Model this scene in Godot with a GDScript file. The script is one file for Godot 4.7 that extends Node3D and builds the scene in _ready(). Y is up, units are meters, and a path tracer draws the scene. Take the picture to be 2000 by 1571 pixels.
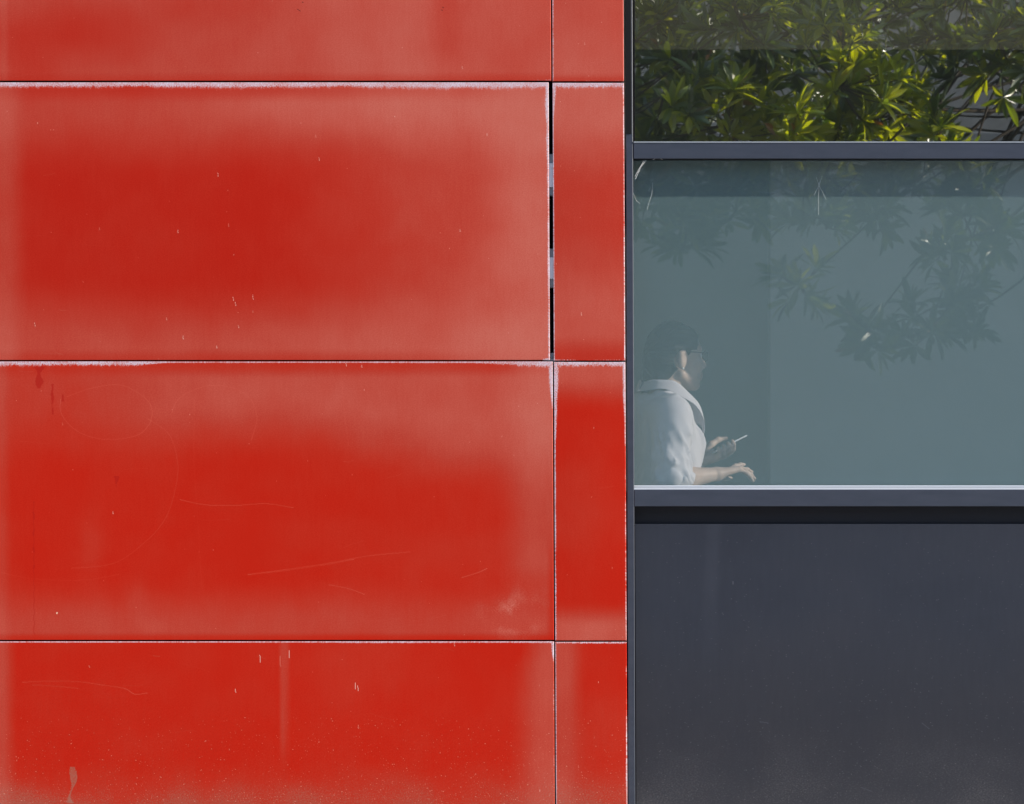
extends Node3D

# ------------------------------------------------------------------ layout
# The facade is measured in photograph pixels: 580 px to the metre on the plane of the red cladding, camera 9 m in front.
const S := 580.0
const D := 9.0
const CY := 1.5
var M := {}
var used := {}
var rng := RandomNumberGenerator.new()


func W(px: float, py: float, z := 0.0) -> Vector3:
	var k := (D - z) / D / S
	return Vector3((px - 1000.0) * k, CY - (py - 785.5) * k, z)


func lean(py: float) -> float:          # the cladding stands a hair out of plumb
	return (py - 785.5) * 0.0048


# ------------------------------------------------------------------ nodes
func numbered(called: String) -> String:
	var n: int = used.get(called, 0)
	used[called] = n + 1
	return called if n == 0 else "%s_%03d" % [called, n]


func thing(called: String, label: String, category: String, at := Vector3.ZERO, turn := 0.0, group := "") -> Node3D:
	var o := Node3D.new()
	o.name = numbered(called)
	add_child(o, true)
	o.position = at
	o.rotation.y = turn
	return tag(o, label, category, group)


func tag(o: Node3D, label: String, category: String, group := "") -> Node3D:
	if label: o.set_meta("label", label)
	if category: o.set_meta("category", category)
	if group: o.set_meta("group", group)
	return o


func obj(called: String, mesh: Mesh, mat: Material, parent: Node = null, label := "") -> MeshInstance3D:
	var o := MeshInstance3D.new()
	o.name = called if parent else numbered(called)
	o.mesh = mesh
	o.material_override = mat
	(parent if parent else self).add_child(o, true)
	if label: o.set_meta("label", label)
	return o


func lin(r: float, g: float, b: float, a := 1.0) -> Color:
	var c := Color(r, g, b).linear_to_srgb()
	c.a = a
	return c


func mat(c: Color, rough := 0.6, spec := 0.5, metal := 0.0) -> StandardMaterial3D:
	var m := StandardMaterial3D.new()
	m.albedo_color = c
	m.roughness = rough
	m.metallic_specular = spec
	m.metallic = metal
	return m


func noise_tex(freq: float, lo: Color, hi: Color, seed_: int, octaves := 4) -> NoiseTexture2D:
	var n := FastNoiseLite.new()
	n.seed = seed_
	n.frequency = freq
	n.fractal_octaves = octaves
	var g := Gradient.new()
	g.set_color(0, lo)
	g.set_color(1, hi)
	var t := NoiseTexture2D.new()
	t.width = 256
	t.height = 256
	t.seamless = true
	t.noise = n
	t.color_ramp = g
	return t


# ------------------------------------------------------------------ mesh helpers
func start() -> SurfaceTool:
	var st := SurfaceTool.new()
	st.begin(Mesh.PRIMITIVE_TRIANGLES)
	return st


func tri(st: SurfaceTool, a: Vector3, b: Vector3, c: Vector3, n: Vector3, ua := Vector2.ZERO, ub := Vector2.ZERO, uc := Vector2.ZERO) -> void:
	# clockwise seen from the side that n points to
	if (b - a).cross(c - a).dot(n) > 0.0:
		var t := b
		b = c
		c = t
		var tu := ub
		ub = uc
		uc = tu
	st.set_normal(n); st.set_uv(ua); st.add_vertex(a)
	st.set_normal(n); st.set_uv(ub); st.add_vertex(b)
	st.set_normal(n); st.set_uv(uc); st.add_vertex(c)


func quad(st: SurfaceTool, a: Vector3, b: Vector3, c: Vector3, d: Vector3, n: Vector3, uv := [Vector2(0, 0), Vector2(1, 0), Vector2(1, 1), Vector2(0, 1)]) -> void:
	tri(st, a, b, c, n, uv[0], uv[1], uv[2])
	tri(st, a, c, d, n, uv[0], uv[2], uv[3])


func add_box(st: SurfaceTool, lo: Vector3, hi: Vector3, ch := 0.0) -> void:
	# a box with chamfered edges, as 6 faces, 12 bevels, 8 corners
	var c := (lo + hi) / 2.0
	var h := (hi - lo) / 2.0
	ch = minf(ch, minf(h.x, minf(h.y, h.z)) * 0.9)
	for ax in 3:
		var b := (ax + 1) % 3
		var d := (ax + 2) % 3
		for s in [-1.0, 1.0]:
			var p := []
			for q in [[-1.0, -1.0], [1.0, -1.0], [1.0, 1.0], [-1.0, 1.0]]:
				var v := Vector3.ZERO
				v[ax] = s * h[ax]
				v[b] = q[0] * (h[b] - ch)
				v[d] = q[1] * (h[d] - ch)
				p.append(c + v)
			var n := Vector3.ZERO
			n[ax] = s
			quad(st, p[0], p[1], p[2], p[3], n)
		if ch > 0.0:
			for sb in [-1.0, 1.0]:
				for sd in [-1.0, 1.0]:
					var p := []
					for q in [[-1.0, 0], [1.0, 0], [1.0, 1], [-1.0, 1]]:
						var v := Vector3.ZERO
						v[ax] = q[0] * (h[ax] - ch)
						v[b] = sb * (h[b] - (ch if q[1] == 0 else 0.0))
						v[d] = sd * (h[d] - (ch if q[1] == 1 else 0.0))
						p.append(c + v)
					var n := Vector3.ZERO
					n[b] = sb
					n[d] = sd
					quad(st, p[0], p[1], p[2], p[3], n.normalized())
	if ch > 0.0:
		for sx in [-1.0, 1.0]:
			for sy in [-1.0, 1.0]:
				for sz in [-1.0, 1.0]:
					var s := Vector3(sx, sy, sz)
					tri(st, c + s * (h - Vector3(0, ch, ch)), c + s * (h - Vector3(ch, 0, ch)), c + s * (h - Vector3(ch, ch, 0)), s.normalized())


func box(lo: Vector3, hi: Vector3, ch := 0.0) -> ArrayMesh:
	var st := start()
	add_box(st, lo, hi, ch)
	return st.commit()


func tube(st: SurfaceTool, pts: Array, radii: Array, sides := 8) -> void:
	var rings := []
	var up := Vector3.UP
	for i in pts.size():
		var t: Vector3 = (pts[mini(i + 1, pts.size() - 1)] - pts[maxi(i - 1, 0)]).normalized()
		if absf(t.dot(up)) > 0.95:
			up = Vector3.RIGHT
		var u: Vector3 = t.cross(up).normalized()
		var v: Vector3 = u.cross(t).normalized()
		up = v
		var ring := []
		for k in sides:
			var a := TAU * k / sides
			ring.append([pts[i] + (u * cos(a) + v * sin(a)) * radii[i], u * cos(a) + v * sin(a)])
		rings.append(ring)
	for i in rings.size() - 1:
		for k in sides:
			var l := (k + 1) % sides
			for f in [[rings[i][k], rings[i][l], rings[i + 1][l]], [rings[i][k], rings[i + 1][l], rings[i + 1][k]]]:
				var a: Vector3 = f[0][0]
				var o := [f[0], f[1], f[2]]
				if (f[1][0] - a).cross(f[2][0] - a).dot(f[0][1]) > 0.0:
					o = [f[0], f[2], f[1]]
				for q in o:
					st.set_normal(q[1])
					st.set_uv(Vector2.ZERO)
					st.add_vertex(q[0])
	for e in [0, rings.size() - 1]:
		var n: Vector3 = (pts[0] - pts[1]).normalized() if e == 0 else (pts[-1] - pts[-2]).normalized()
		for k in sides:
			tri(st, pts[e], rings[e][k][0], rings[e][(k + 1) % sides][0], n)


func curve_pts(ctrl: Array, n: int) -> Array:          # Catmull-Rom through the control points
	var out := []
	var m := ctrl.size() - 1
	for i in n + 1:
		var t := float(i) / n * m
		var k := mini(int(t), m - 1)
		var p0: Vector3 = ctrl[maxi(k - 1, 0)]
		var p1: Vector3 = ctrl[k]
		out.append(p1.cubic_interpolate(ctrl[k + 1], p0, ctrl[mini(k + 2, m)], t - k))
	return out


# ------------------------------------------------------------------ figure helpers: a field of tapered capsules and ellipsoids, meshed by surface nets
class Field:
	var a: Array[Vector3] = []
	var ba: Array[Vector3] = []
	var ra: Array[float] = []
	var rd: Array[float] = []
	var inv: Array[float] = []
	var ec: Array[Vector3] = []
	var er: Array[Vector3] = []
	var em: Array[float] = []
	var cut: Array[Vector3] = []
	var cutr: Array[float] = []
	var k := 0.02
	var lo := Vector3.ONE * 1e9
	var hi := Vector3.ONE * -1e9
	var warp = null

	func cap(p: Vector3, q: Vector3, r0: float, r1: float) -> void:
		a.append(p); ba.append(q - p); ra.append(r0); rd.append(r1 - r0)
		inv.append(1.0 / maxf((q - p).length_squared(), 1e-9))
		grow(p, r0); grow(q, r1)

	func ell(c: Vector3, r: Vector3) -> void:
		ec.append(c); er.append(r); em.append(minf(r.x, minf(r.y, r.z)))
		lo = lo.min(c - r); hi = hi.max(c + r)

	func grow(p: Vector3, r: float) -> void:
		lo = lo.min(p - Vector3.ONE * r); hi = hi.max(p + Vector3.ONE * r)

	func at(p: Vector3) -> float:
		var d := 1e9
		for i in a.size():
			var pa := p - a[i]
			var t := clampf(pa.dot(ba[i]) * inv[i], 0.0, 1.0)
			var e := (pa - ba[i] * t).length() - ra[i] - rd[i] * t
			var h := maxf(k - absf(d - e), 0.0)
			d = minf(d, e) - h * h / (4.0 * k)
		for i in ec.size():
			var q := (p - ec[i])
			var s := q / er[i]
			var l := s.length()
			var g := (s / er[i]).length()
			var e := l * (l - 1.0) / g if g > 1e-6 else -em[i]
			var h := maxf(k - absf(d - e), 0.0)
			d = minf(d, e) - h * h / (4.0 * k)
		for i in cut.size():
			var e := cutr[i] - (p - cut[i]).length()
			var h := maxf(0.012 - absf(d - e), 0.0)
			d = maxf(d, e) + h * h / 0.048
		if warp != null:
			d = warp.call(p, d)
		return d


func nets(st: SurfaceTool, f: Field, cell: float, keep = null) -> void:
	var lo := f.lo - Vector3.ONE * cell * 3.0
	var size := (f.hi + Vector3.ONE * cell * 3.0 - lo) / cell
	var nb := Vector3i(int(ceil(size.x / 4.0)), int(ceil(size.y / 4.0)), int(ceil(size.z / 4.0)))
	var n := nb * 4 + Vector3i.ONE
	var val := PackedFloat32Array()
	val.resize(n.x * n.y * n.z)
	val.fill(1.0)
	var sy := n.x
	var sz := n.x * n.y
	var reach := cell * 4.0 * 0.87 * 1.35 + cell
	var blocks := []
	for bz in nb.z:
		for by in nb.y:
			for bx in nb.x:
				var c := lo + Vector3(bx * 4 + 2, by * 4 + 2, bz * 4 + 2) * cell
				var d := f.at(c)
				var near := absf(d) < reach
				if near:
					blocks.append(Vector3i(bx, by, bz))
				if near or d < 0.0:
					for z in range(bz * 4, bz * 4 + 5):
						for y in range(by * 4, by * 4 + 5):
							for x in range(bx * 4, bx * 4 + 5):
								var i := x + y * sy + z * sz
								if near:
									if val[i] == 1.0 or val[i] == -1.0:
										val[i] = f.at(lo + Vector3(x, y, z) * cell)
								elif val[i] == 1.0:
									val[i] = -1.0
	var vert := {}
	var pos: Array[Vector3] = []
	var cells := []
	for b in blocks:
		for z in range(b.z * 4, b.z * 4 + 4):
			for y in range(b.y * 4, b.y * 4 + 4):
				for x in range(b.x * 4, b.x * 4 + 4):
					var i := x + y * sy + z * sz
					var m := 0
					for q in 8:
						if val[i + (q & 1) + ((q >> 1) & 1) * sy + (q >> 2) * sz] < 0.0:
							m |= 1 << q
					if m == 0 or m == 255:
						continue
					var sum := Vector3.ZERO
					var cnt := 0
					for q in 8:
						for e in 3:
							var r := q | (1 << e)
							if r == q or (((m >> q) & 1) == ((m >> r) & 1)):
								continue
							var vq := val[i + (q & 1) + ((q >> 1) & 1) * sy + (q >> 2) * sz]
							var vr := val[i + (r & 1) + ((r >> 1) & 1) * sy + (r >> 2) * sz]
							var t := vq / (vq - vr)
							var p := Vector3(q & 1, (q >> 1) & 1, q >> 2)
							sum += p.lerp(Vector3(r & 1, (r >> 1) & 1, r >> 2), t)
							cnt += 1
					vert[i] = pos.size()
					pos.append(lo + (Vector3(x, y, z) + sum / cnt) * cell)
					cells.append(i)
	var nor: Array[Vector3] = []
	nor.resize(pos.size())
	nor.fill(Vector3.ZERO)
	var idx := PackedInt32Array()
	var step := [1, sy, sz]
	for i in cells:
		for e in 3:
			var v0 := val[i]
			var v1 := val[i + step[e]]
			if (v0 < 0.0) == (v1 < 0.0):
				continue
			var u: int = step[(e + 1) % 3]
			var w: int = step[(e + 2) % 3]
			if not (vert.has(i - u) and vert.has(i - w) and vert.has(i - u - w)):
				continue
			var q := [vert[i], vert[i - u], vert[i - u - w], vert[i - w]]
			if v0 < 0.0:
				q = [q[0], q[3], q[2], q[1]]
			for t in [[0, 1, 2], [0, 2, 3]]:
				var a: Vector3 = pos[q[t[0]]]
				var fn: Vector3 = (pos[q[t[2]]] - a).cross(pos[q[t[1]]] - a)
				for s in t:
					nor[q[s]] += fn
					idx.append(q[s])
	for i in range(0, idx.size(), 3):
		if keep != null and not keep.call((pos[idx[i]] + pos[idx[i + 1]] + pos[idx[i + 2]]) / 3.0):
			continue
		for j in 3:
			st.set_normal(nor[idx[i + j]].normalized())
			st.set_uv(Vector2.ZERO)
			st.add_vertex(pos[idx[i + j]])


# ------------------------------------------------------------------ paint: weathered coat of one panel
var soft: PackedByteArray
var fine: PackedByteArray
var streak: PackedByteArray


func noise_bytes(freq: float, seed_: int, octaves: int, sx := 1.0) -> PackedByteArray:
	var n := FastNoiseLite.new()
	n.seed = seed_
	n.frequency = freq
	n.fractal_octaves = octaves
	var im := n.get_seamless_image(512, int(512 * sx))
	if sx != 1.0:
		im.resize(512, 512, Image.INTERPOLATE_CUBIC)
	im.convert(Image.FORMAT_L8)
	return im.get_data()


func sm(a: float, b: float, x: float) -> float:
	return smoothstep(a, b, x)


func bell(x: float, y: float, cx: float, cy: float, rx: float, ry: float) -> float:
	return exp(-((x - cx) * (x - cx) / (rx * rx) + (y - cy) * (y - cy) / (ry * ry)))


func either(a: float, b: float) -> float:
	return 1.0 - (1.0 - clampf(a, 0.0, 1.0)) * (1.0 - clampf(b, 0.0, 1.0))


func fade(id: String, x: float, y: float) -> float:          # how far the coat has chalked, 0 deep red to 1 pale
	var f := 0.0
	match id:
		"main_0":
			f = 0.56 + 0.1 * sm(300, 900, x) - 0.32 * bell(x, y, 140, 60, 160, 60) - 0.26 * bell(x, y, 60, 130, 60, 60) - 0.16 * bell(x, y, 870, 40, 34, 90) - 0.15 * bell(x, y, 420, 10, 120, 40)
			f = f * (1.0 - 0.35 * sm(138, 157, y)) + 0.1 * sm(90, 0, absf(x - 740) - 80) + 0.3 * sm(8, 0, absf(x - 9))
		"main_1":
			var top := (0.45 + 0.55 * sm(172, 205, y)) * (1.0 - sm(200, 345, y - 10.0 * sin(x * 0.006) - 20.0 * sm(600, 1000, x))) * (0.46 + 0.3 * sm(150, 650, x))
			var right := sm(900, 1020, x + 0.08 * (y - 400) + 14.0 * sin(y * 0.013)) * 0.7
			var low := sm(530, 670, y + 9.0 * sin(x * 0.007 + 2.0)) * (0.52 + 0.12 * sm(200, 700, x)) * (1.0 - 0.45 * sm(680, 703, y))
			f = either(top, either(right * (1.0 - 0.5 * bell(x, y, 960, 590, 80, 60)), either(low * (1.0 - 0.4 * bell(x, y, 980, 620, 110, 40)), 0.45 * sm(64, 10, x))))
			f = either(f, 0.46 * sm(480, 900, x + 0.25 * (400 - y)) + 0.05)
		"main_2":
			var top := (0.4 + 0.6 * sm(712, 742, y)) * (1.0 - sm(775, 930, y - 26.0 * sm(500, 950, x) - 9.0 * sin(x * 0.009))) * (0.34 + 0.3 * sm(80, 420, x))
			var right := sm(960, 1050, x) * 0.5 * (1.0 - sm(1100, 1200, y)) + 0.26 * bell(x, y, 960, 860, 220, 110)
			var low := sm(1120, 1225, y + 6.0 * sin(x * 0.012)) * 0.46 * (1.0 - 0.9 * sm(1234, 1250, y))
			f = either(top, either(right, either(low, 0.3 * sm(26, 0, x))))
			f = either(f, 0.32 * bell(x, y, 1005, 1200, 60, 45) + 0.2 * bell(x, y, 175, 1060, 26, 60) + 0.22 * bell(x, y, 265, 1170, 20, 40) + 0.22 * bell(x, y, 300, 1225, 24, 20) + 0.16 * bell(x, y, 880, 1080, 200, 60) + 0.04)
			f *= 1.0 - 0.6 * sm(12, 0, 1079 - x) * sm(1000, 1150, y)
		"main_3":
			f = either(0.56 * sm(985, 1060, x + 0.05 * (y - 1400)), either(0.5 * sm(34, 0, x), 0.34 * sm(11, 3, absf(x - 551 + 0.012 * (y - 1400))) * (1.0 - sm(1420, 1530, y))))
			f = either(f, 0.24 * sm(1480, 1571, y) + 0.12 * bell(x, y, 690, 1300, 90, 90) + 0.06)
			f = maxf(f - 0.2 * bell(x, y, 1000, 1265, 60, 30), 0.0)
		"slim_0":
			f = 0.66 + 0.1 * sm(0, 150, y) - 0.3 * sm(143, 157, y)
		"slim_1":
			f = 0.84 - 0.5 * sm(220, 390, y) + 0.34 * sm(430, 590, y) - 0.4 * sm(650, 700, y)
		"slim_2":
			f = 0.74 - 0.72 * sm(728, 812, y) + 0.2 * bell(x, y, 1140, 1000, 90, 100) + 0.68 * sm(1172, 1226, y)
		"slim_3":
			f = either(0.58 * sm(1146, 1100, x + 0.02 * (y - 1400)) * (1.0 - 0.3 * sm(1300, 1450, y)), 0.16 * sm(1300, 1450, y) + 0.18 * sm(1480, 1571, y) + 0.04)
	return clampf(f, 0.0, 1.0)


func edges(id: String, x: float, y: float) -> Array:          # reach of the bare, frosted metal from [top, left, right, bottom]
	match id:
		"main_0": return [0.0, 0.0, 1.0, 0.4 + 1.2 * sm(500, 1050, x)]
		"main_1": return [9.0 + 2.5 * sm(800, 1060, x), 0.0, 4.0 + 3.0 * sm(420, 180, y), 0.6 + 3.0 * sm(1055, 1070, x)]
		"main_2": return [5.2 * sm(340, 260, x) + 1.2 + 7.0 * sm(900, 1075, x), 0.0, 8.0 * sm(830, 712, y), 0.0]
		"main_3": return [0.9 + 0.5 * sm(600, 700, x), 0.0, 1.2 + 4.0 * sm(1300, 1257, y), 0.0]
		"slim_0": return [0.0, 1.5, 1.5, 1.5]
		"slim_1": return [8.0, 1.0 + 7.0 * sm(230, 165, y), 2.4 + 3.0 * sm(200, 165, y), 1.5]
		"slim_2": return [7.5, 1.6 + 8.0 * sm(900, 715, y), 2.0 + 4.0 * sm(900, 720, y), 1.0]
		"slim_3": return [1.6, 1.0, 1.6 + 1.8 * sm(1400, 1520, y), 0.0]
	return [0.0, 0.0, 0.0, 0.0]


func stamp(im: Image, x: float, y: float, c: Color, a: float) -> void:
	var xi := int(x)
	var yi := int(y)
	if xi < 0 or yi < 0 or xi >= im.get_width() or yi >= im.get_height():
		return
	im.set_pixel(xi, yi, im.get_pixel(xi, yi).lerp(c, a))


func scratch(im: Image, pts: Array, c: Color, a: float) -> void:          # a thin line through pts, breaking up as it goes
	var p := curve_pts(pts, pts.size() * 60)
	for i in p.size() - 1:
		var n := int(ceil(p[i].distance_to(p[i + 1]))) + 1
		var s := 0.45 + 0.55 * fine[(i * 37 + int(p[i].y) * 11) & 262143] / 255.0
		for j in n:
			var q: Vector3 = p[i].lerp(p[i + 1], float(j) / n)
			stamp(im, q.x, q.y, c, a * s * 0.27)


func coat(id: String, x0: float, y0: float, x1: float, y1: float, seed_: int) -> ImageTexture:
	var k := 0.9
	var w := int((x1 - x0) * k)
	var h := int((y1 - y0) * k)
	var lw := maxi(w / 8, 24)
	var lh := maxi(h / 8, 24)
	var low := Image.create_empty(lw, lh, false, Image.FORMAT_RF)
	for j in lh:
		for i in lw:
			low.set_pixel(i, j, Color(fade(id, lerpf(x0, x1, (i + 0.5) / lw), lerpf(y0, y1, (j + 0.5) / lh)), 0, 0))
	low.resize(w, h, Image.INTERPOLATE_CUBIC)
	var f := low.get_data().to_float32_array()
	var out := PackedByteArray()
	out.resize(w * h * 3)
	var deep := Vector3(186, 32, 15)
	if id.ends_with("2") or id.ends_with("3"): deep = Vector3(193, 32, 12)          # the lower rows have chalked less
	var mid := Vector3(189, 65, 49)
	var pale := Vector3(202, 106, 90)
	var bare := Vector3(214, 196, 206)
	var dirt := Vector3(150, 112, 98)
	for j in h:
		var py := y0 + j / k
		for i in w:
			var px := x0 + i / k
			var n0 := (((j + seed_ * 91) & 511) << 9) | ((i + seed_ * 57) & 511)
			var s1 := soft[(((j >> 1) + seed_ * 31 & 511) << 9) | ((i >> 1) + seed_ * 77 & 511)] / 255.0 - 0.5
			var s2 := soft[n0] / 255.0 - 0.5
			var g := fine[n0] / 255.0 - 0.5
			var v := streak[n0] / 255.0 - 0.5
			var t := f[j * w + i]
			t += s1 * 0.14 + s2 * 0.08 + v * 0.06 + g * 0.15
			if id == "main_2":
				t += bell(px, py, 1005, 1200, 60, 45) * maxf(s2 * 1.6 + g * 0.5, 0.0)
			var c := deep.lerp(mid, clampf(t * 2.0, 0.0, 1.0)) if t < 0.5 else mid.lerp(pale, clampf(t * 2.0 - 1.0, 0.0, 1.3))
			var e := edges(id, px, py)
			var m := 0.0
			var jag := 0.5 + 0.75 * (v + 0.5) + g * 0.8 + s1 * 0.6
			if e[0] > 0.0 and py - y0 < 20.0: m = maxf(m, sm(1.35, 0.45, (py - y0) / (e[0] * jag)))
			if e[3] > 0.0 and y1 - py < 8.0: m = maxf(m, sm(1.2, 0.6, (y1 - py) / (e[3] * (0.6 + s1 + g * 0.8 + 0.4))))
			var jag2 := 0.8 + s2 * 0.6 + g * 0.5
			if e[1] > 0.0 and px - x0 < 18.0: m = maxf(m, sm(1.25, 0.6, (px - x0) / (e[1] * jag2)))
			if e[2] > 0.0 and x1 - px < 18.0: m = maxf(m, sm(1.25, 0.6, (x1 - px) / (e[2] * jag2)))
			c = c.lerp(bare, m * clampf(0.8 + g * 1.0 + s2 * 0.5, 0.0, 1.0))
			if py > 1470.0 and py < 1640.0:          # splash from the ground
				var q := sm(1470, 1580, py) * maxf(g + s1 * 0.6 - 0.05 + 0.25 * sm(1510, 1571, py), 0.0)
				c = c.lerp(dirt, clampf(q * 1.0, 0.0, 0.5))
			c += Vector3(g * 7.0, g * 8.0, g * 8.0)
			var o := (j * w + i) * 3
			out[o] = clampi(int(c.x), 0, 255)
			out[o + 1] = clampi(int(c.y), 0, 255)
			out[o + 2] = clampi(int(c.z), 0, 255)
	var im := Image.create_from_data(w, h, false, Image.FORMAT_RGB8, out)
	# chips, runs and scratches
	var r := RandomNumberGenerator.new()
	r.seed = 500 + seed_
	var chip := Color8(232, 205, 190)
	var soft_red := Color8(214, 110, 92)
	for i in int(w * h / 11000.0) + 4:
		var x := r.randf() * w
		var y := r.randf() * h
		var n := 1 + int(pow(r.randf(), 4.0) * 7.0)
		var strong := r.randf_range(0.2, 0.8)
		for q in n:
			stamp(im, x + q * r.randf_range(-0.12, 0.12), y + q, chip, strong)
			if n > 4 and q > n / 2: stamp(im, x + 1, y + q, chip, strong * 0.6)
	for i in int(w * h / 30000.0):
		var p := Vector3(r.randf() * w, r.randf() * h, 0)
		var a := r.randf_range(-0.35, 0.35)
		var l := r.randf_range(10, 90)
		scratch(im, [p, p + Vector3(l * 0.5, l * a * 0.5 + r.randf_range(-2, 2), 0), p + Vector3(l, l * a, 0)], soft_red, 0.13)
	for i in int(w * h / 40000.0):
		var p := Vector3(r.randf() * w, r.randf() * h, 0)
		scratch(im, [p, p + Vector3(r.randf_range(-2, 2), r.randf_range(20, 90), 0)], soft_red, 0.1)
	if y1 > 1500.0 and y0 > 1200.0:
		for i in int(w * 2.2):
			var y := h * (1590.0 - y0) / (y1 - y0) - pow(r.randf(), 2.6) * 190.0 * k
			var x := r.randf() * w
			stamp(im, x, y, Color8(222, 186, 166), r.randf_range(0.15, 0.7))
			if r.randf() < 0.08: stamp(im, x + 1, y, Color8(226, 190, 170), 0.8)
	var at := func(list: Array) -> Array:
		var o := []
		for i in range(0, list.size(), 2): o.append(Vector3((list[i] - x0) * k, (list[i + 1] - y0) * k, 0))
		return o
	if id == "main_0":
		for d in [[585, 18], [588, 20], [868, 14], [866, 19], [594, 4]]:
			for q in 3: stamp(im, (d[0] - x0) * k + q * 0.7, (d[1] - y0) * k + q * 0.5, Color8(60, 22, 18), 0.8)
	if id == "main_1":
		for d in [[456, 580, 8], [460, 590, 8], [494, 576, 10], [466, 636, 7], [68, 630, 8], [625, 308, 7], [427, 337, 9], [953, 262, 5]]:
			for q in int(d[2] * k):
				if (q + int(d[0])) % 4 != 3: stamp(im, (d[0] - x0) * k + q * 0.15, (d[1] - y0) * k + q, chip, 0.85)
	if id == "main_2":
		scratch(im, at.call([130, 775, 180, 758, 235, 752, 280, 775, 296, 800, 290, 830, 262, 852, 200, 858, 150, 842, 120, 810, 118, 780]), soft_red, 0.55)
		scratch(im, at.call([335, 806, 350, 778, 395, 756, 440, 754, 485, 775, 501, 815, 490, 860]), soft_red, 0.5)
		scratch(im, at.call([288, 818, 330, 850, 346, 905, 340, 960, 320, 1015, 280, 1060, 220, 1100, 137, 1110]), soft_red, 0.55)
		scratch(im, at.call([350, 976, 400, 986, 460, 987, 520, 984, 572, 992]), soft_red, 0.8)
		scratch(im, at.call([482, 1122, 560, 1112, 640, 1100, 716, 1086, 800, 1078]), soft_red, 0.8)
		scratch(im, at.call([482, 1123, 560, 1114, 640, 1102, 690, 1092]), soft_red, 0.6)
		scratch(im, at.call([640, 1142, 680, 1150, 710, 1161]), soft_red, 0.6)
		scratch(im, at.call([900, 1128, 930, 1119, 950, 1110]), soft_red, 0.6)
		scratch(im, at.call([380, 780, 378, 900, 385, 1020, 392, 1150]), soft_red, 0.25)
		scratch(im, at.call([668, 745, 672, 800, 680, 870]), soft_red, 0.35)
		scratch(im, at.call([0, 1118, 60, 1130, 160, 1133, 230, 1122]), soft_red, 0.3)
		var run := Color8(172, 24, 16)
		for d in [[76, 716, 12, 44], [102, 750, 4, 60], [64, 980, 1.6, 260], [226, 930, 5, 22], [122, 772, 6, 14]]:
			var n := int(d[3] * k)
			for q in n:
				var wd: float = d[2] * k * (0.65 + 0.35 * cos(q * 0.21 + d[0])) * (1.0 - 0.5 * q / n)
				for s in range(-int(wd), int(wd) + 1):
					stamp(im, (d[0] - x0) * k + s + 0.8 * sin(q * 0.3), (d[1] - y0) * k + q, run, 0.55)
		for s in [[1, 0], [1, 1], [0, 1], [0, 2], [1, 2], [2, 1], [1, 3]]:
			stamp(im, (108 - x0) * k + s[0], (1196 - y0) * k + s[1], Color8(236, 222, 190), 1.0)
	if id == "main_3":
		scratch(im, at.call([40, 1333, 90, 1331, 150, 1332, 195, 1338, 240, 1345, 260, 1356, 285, 1354]), soft_red, 0.7)
		scratch(im, at.call([60, 1338, 110, 1341, 150, 1345]), soft_red, 0.4)
		for d in [[505, 1280, 16], [562, 1271, 16], [457, 1346, 8], [691, 1334, 14], [696, 1340, 12], [544, 1282, 22]]:
			for q in int(d[2] * k):
				stamp(im, (d[0] - x0) * k + q * 0.06, (d[1] - y0) * k + q, chip, 0.95 if d[2] != 22 else 0.4)
		for q in 64:          # a smear of grey mud low on the left
			var wd := 4.0 + 3.0 * sin(q * 0.11)
			for s in range(-int(wd), int(wd) + 1):
				stamp(im, (138 + 0.06 * q * sin(q * 0.09) * 2.0 - x0) * k + s, (1498 - y0) * k + q, Color8(160, 128, 112), 0.62 * fine[(q * 211 + s * 17) & 262143] / 255.0 + 0.2)
	im.generate_mipmaps()
	return ImageTexture.create_from_image(im)


func slate_coat() -> ImageTexture:          # dark grey coat of the panel below the window, dusty at its foot
	var w := 900
	var h := 520
	var out := PackedByteArray()
	out.resize(w * h * 3)
	for j in h:
		var y := float(j) / h
		for i in w:
			var n0 := ((j & 511) << 9) | (i & 511)
			var g := fine[n0] / 255.0 - 0.5
			var s1 := soft[((j >> 1) << 9) | ((i >> 1) & 511)] / 255.0 - 0.5
			var v := streak[n0] / 255.0 - 0.5
			var c := Vector3(46, 50, 61).lerp(Vector3(44, 45, 53), clampf(sm(0.2, 0.75, y) + s1 * 0.5, 0.0, 1.0))
			c += Vector3.ONE * (v * 3.0 + s1 * 6.0 + g * 3.0)
			var dust := sm(0.55, 0.98, y) * maxf(g * 1.2 + s1 * 0.6 + 0.03, 0.0)
			c = c.lerp(Vector3(100, 96, 94), clampf(dust * 0.9 + 0.16 * sm(0.72, 1.0, y), 0.0, 0.6))
			c = c.lerp(Vector3(84, 87, 97), 0.16 * sm(14, 3, absf(i - 95 + 6.0 * sin(j * 0.006))) * sm(0.6, 0.1, y))
			var o := (j * w + i) * 3
			out[o] = clampi(int(c.x), 0, 255)
			out[o + 1] = clampi(int(c.y), 0, 255)
			out[o + 2] = clampi(int(c.z), 0, 255)
	var im := Image.create_from_data(w, h, false, Image.FORMAT_RGB8, out)
	var r := RandomNumberGenerator.new()
	r.seed = 77
	for i in 3200:
		var y := h * (1.0 - pow(r.randf(), 3.0) * 0.95)
		stamp(im, r.randf() * w, y, Color8(150, 146, 142), r.randf_range(0.12, 0.6))
	for i in 8:
		var p := Vector3(r.randf() * w, r.randf() * h, 0)
		scratch(im, [p, p + Vector3(r.randf_range(-14, 14), r.randf_range(-5, 12), 0)], Color8(130, 132, 140), 0.14)
	im.generate_mipmaps()
	return ImageTexture.create_from_image(im)


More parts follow.
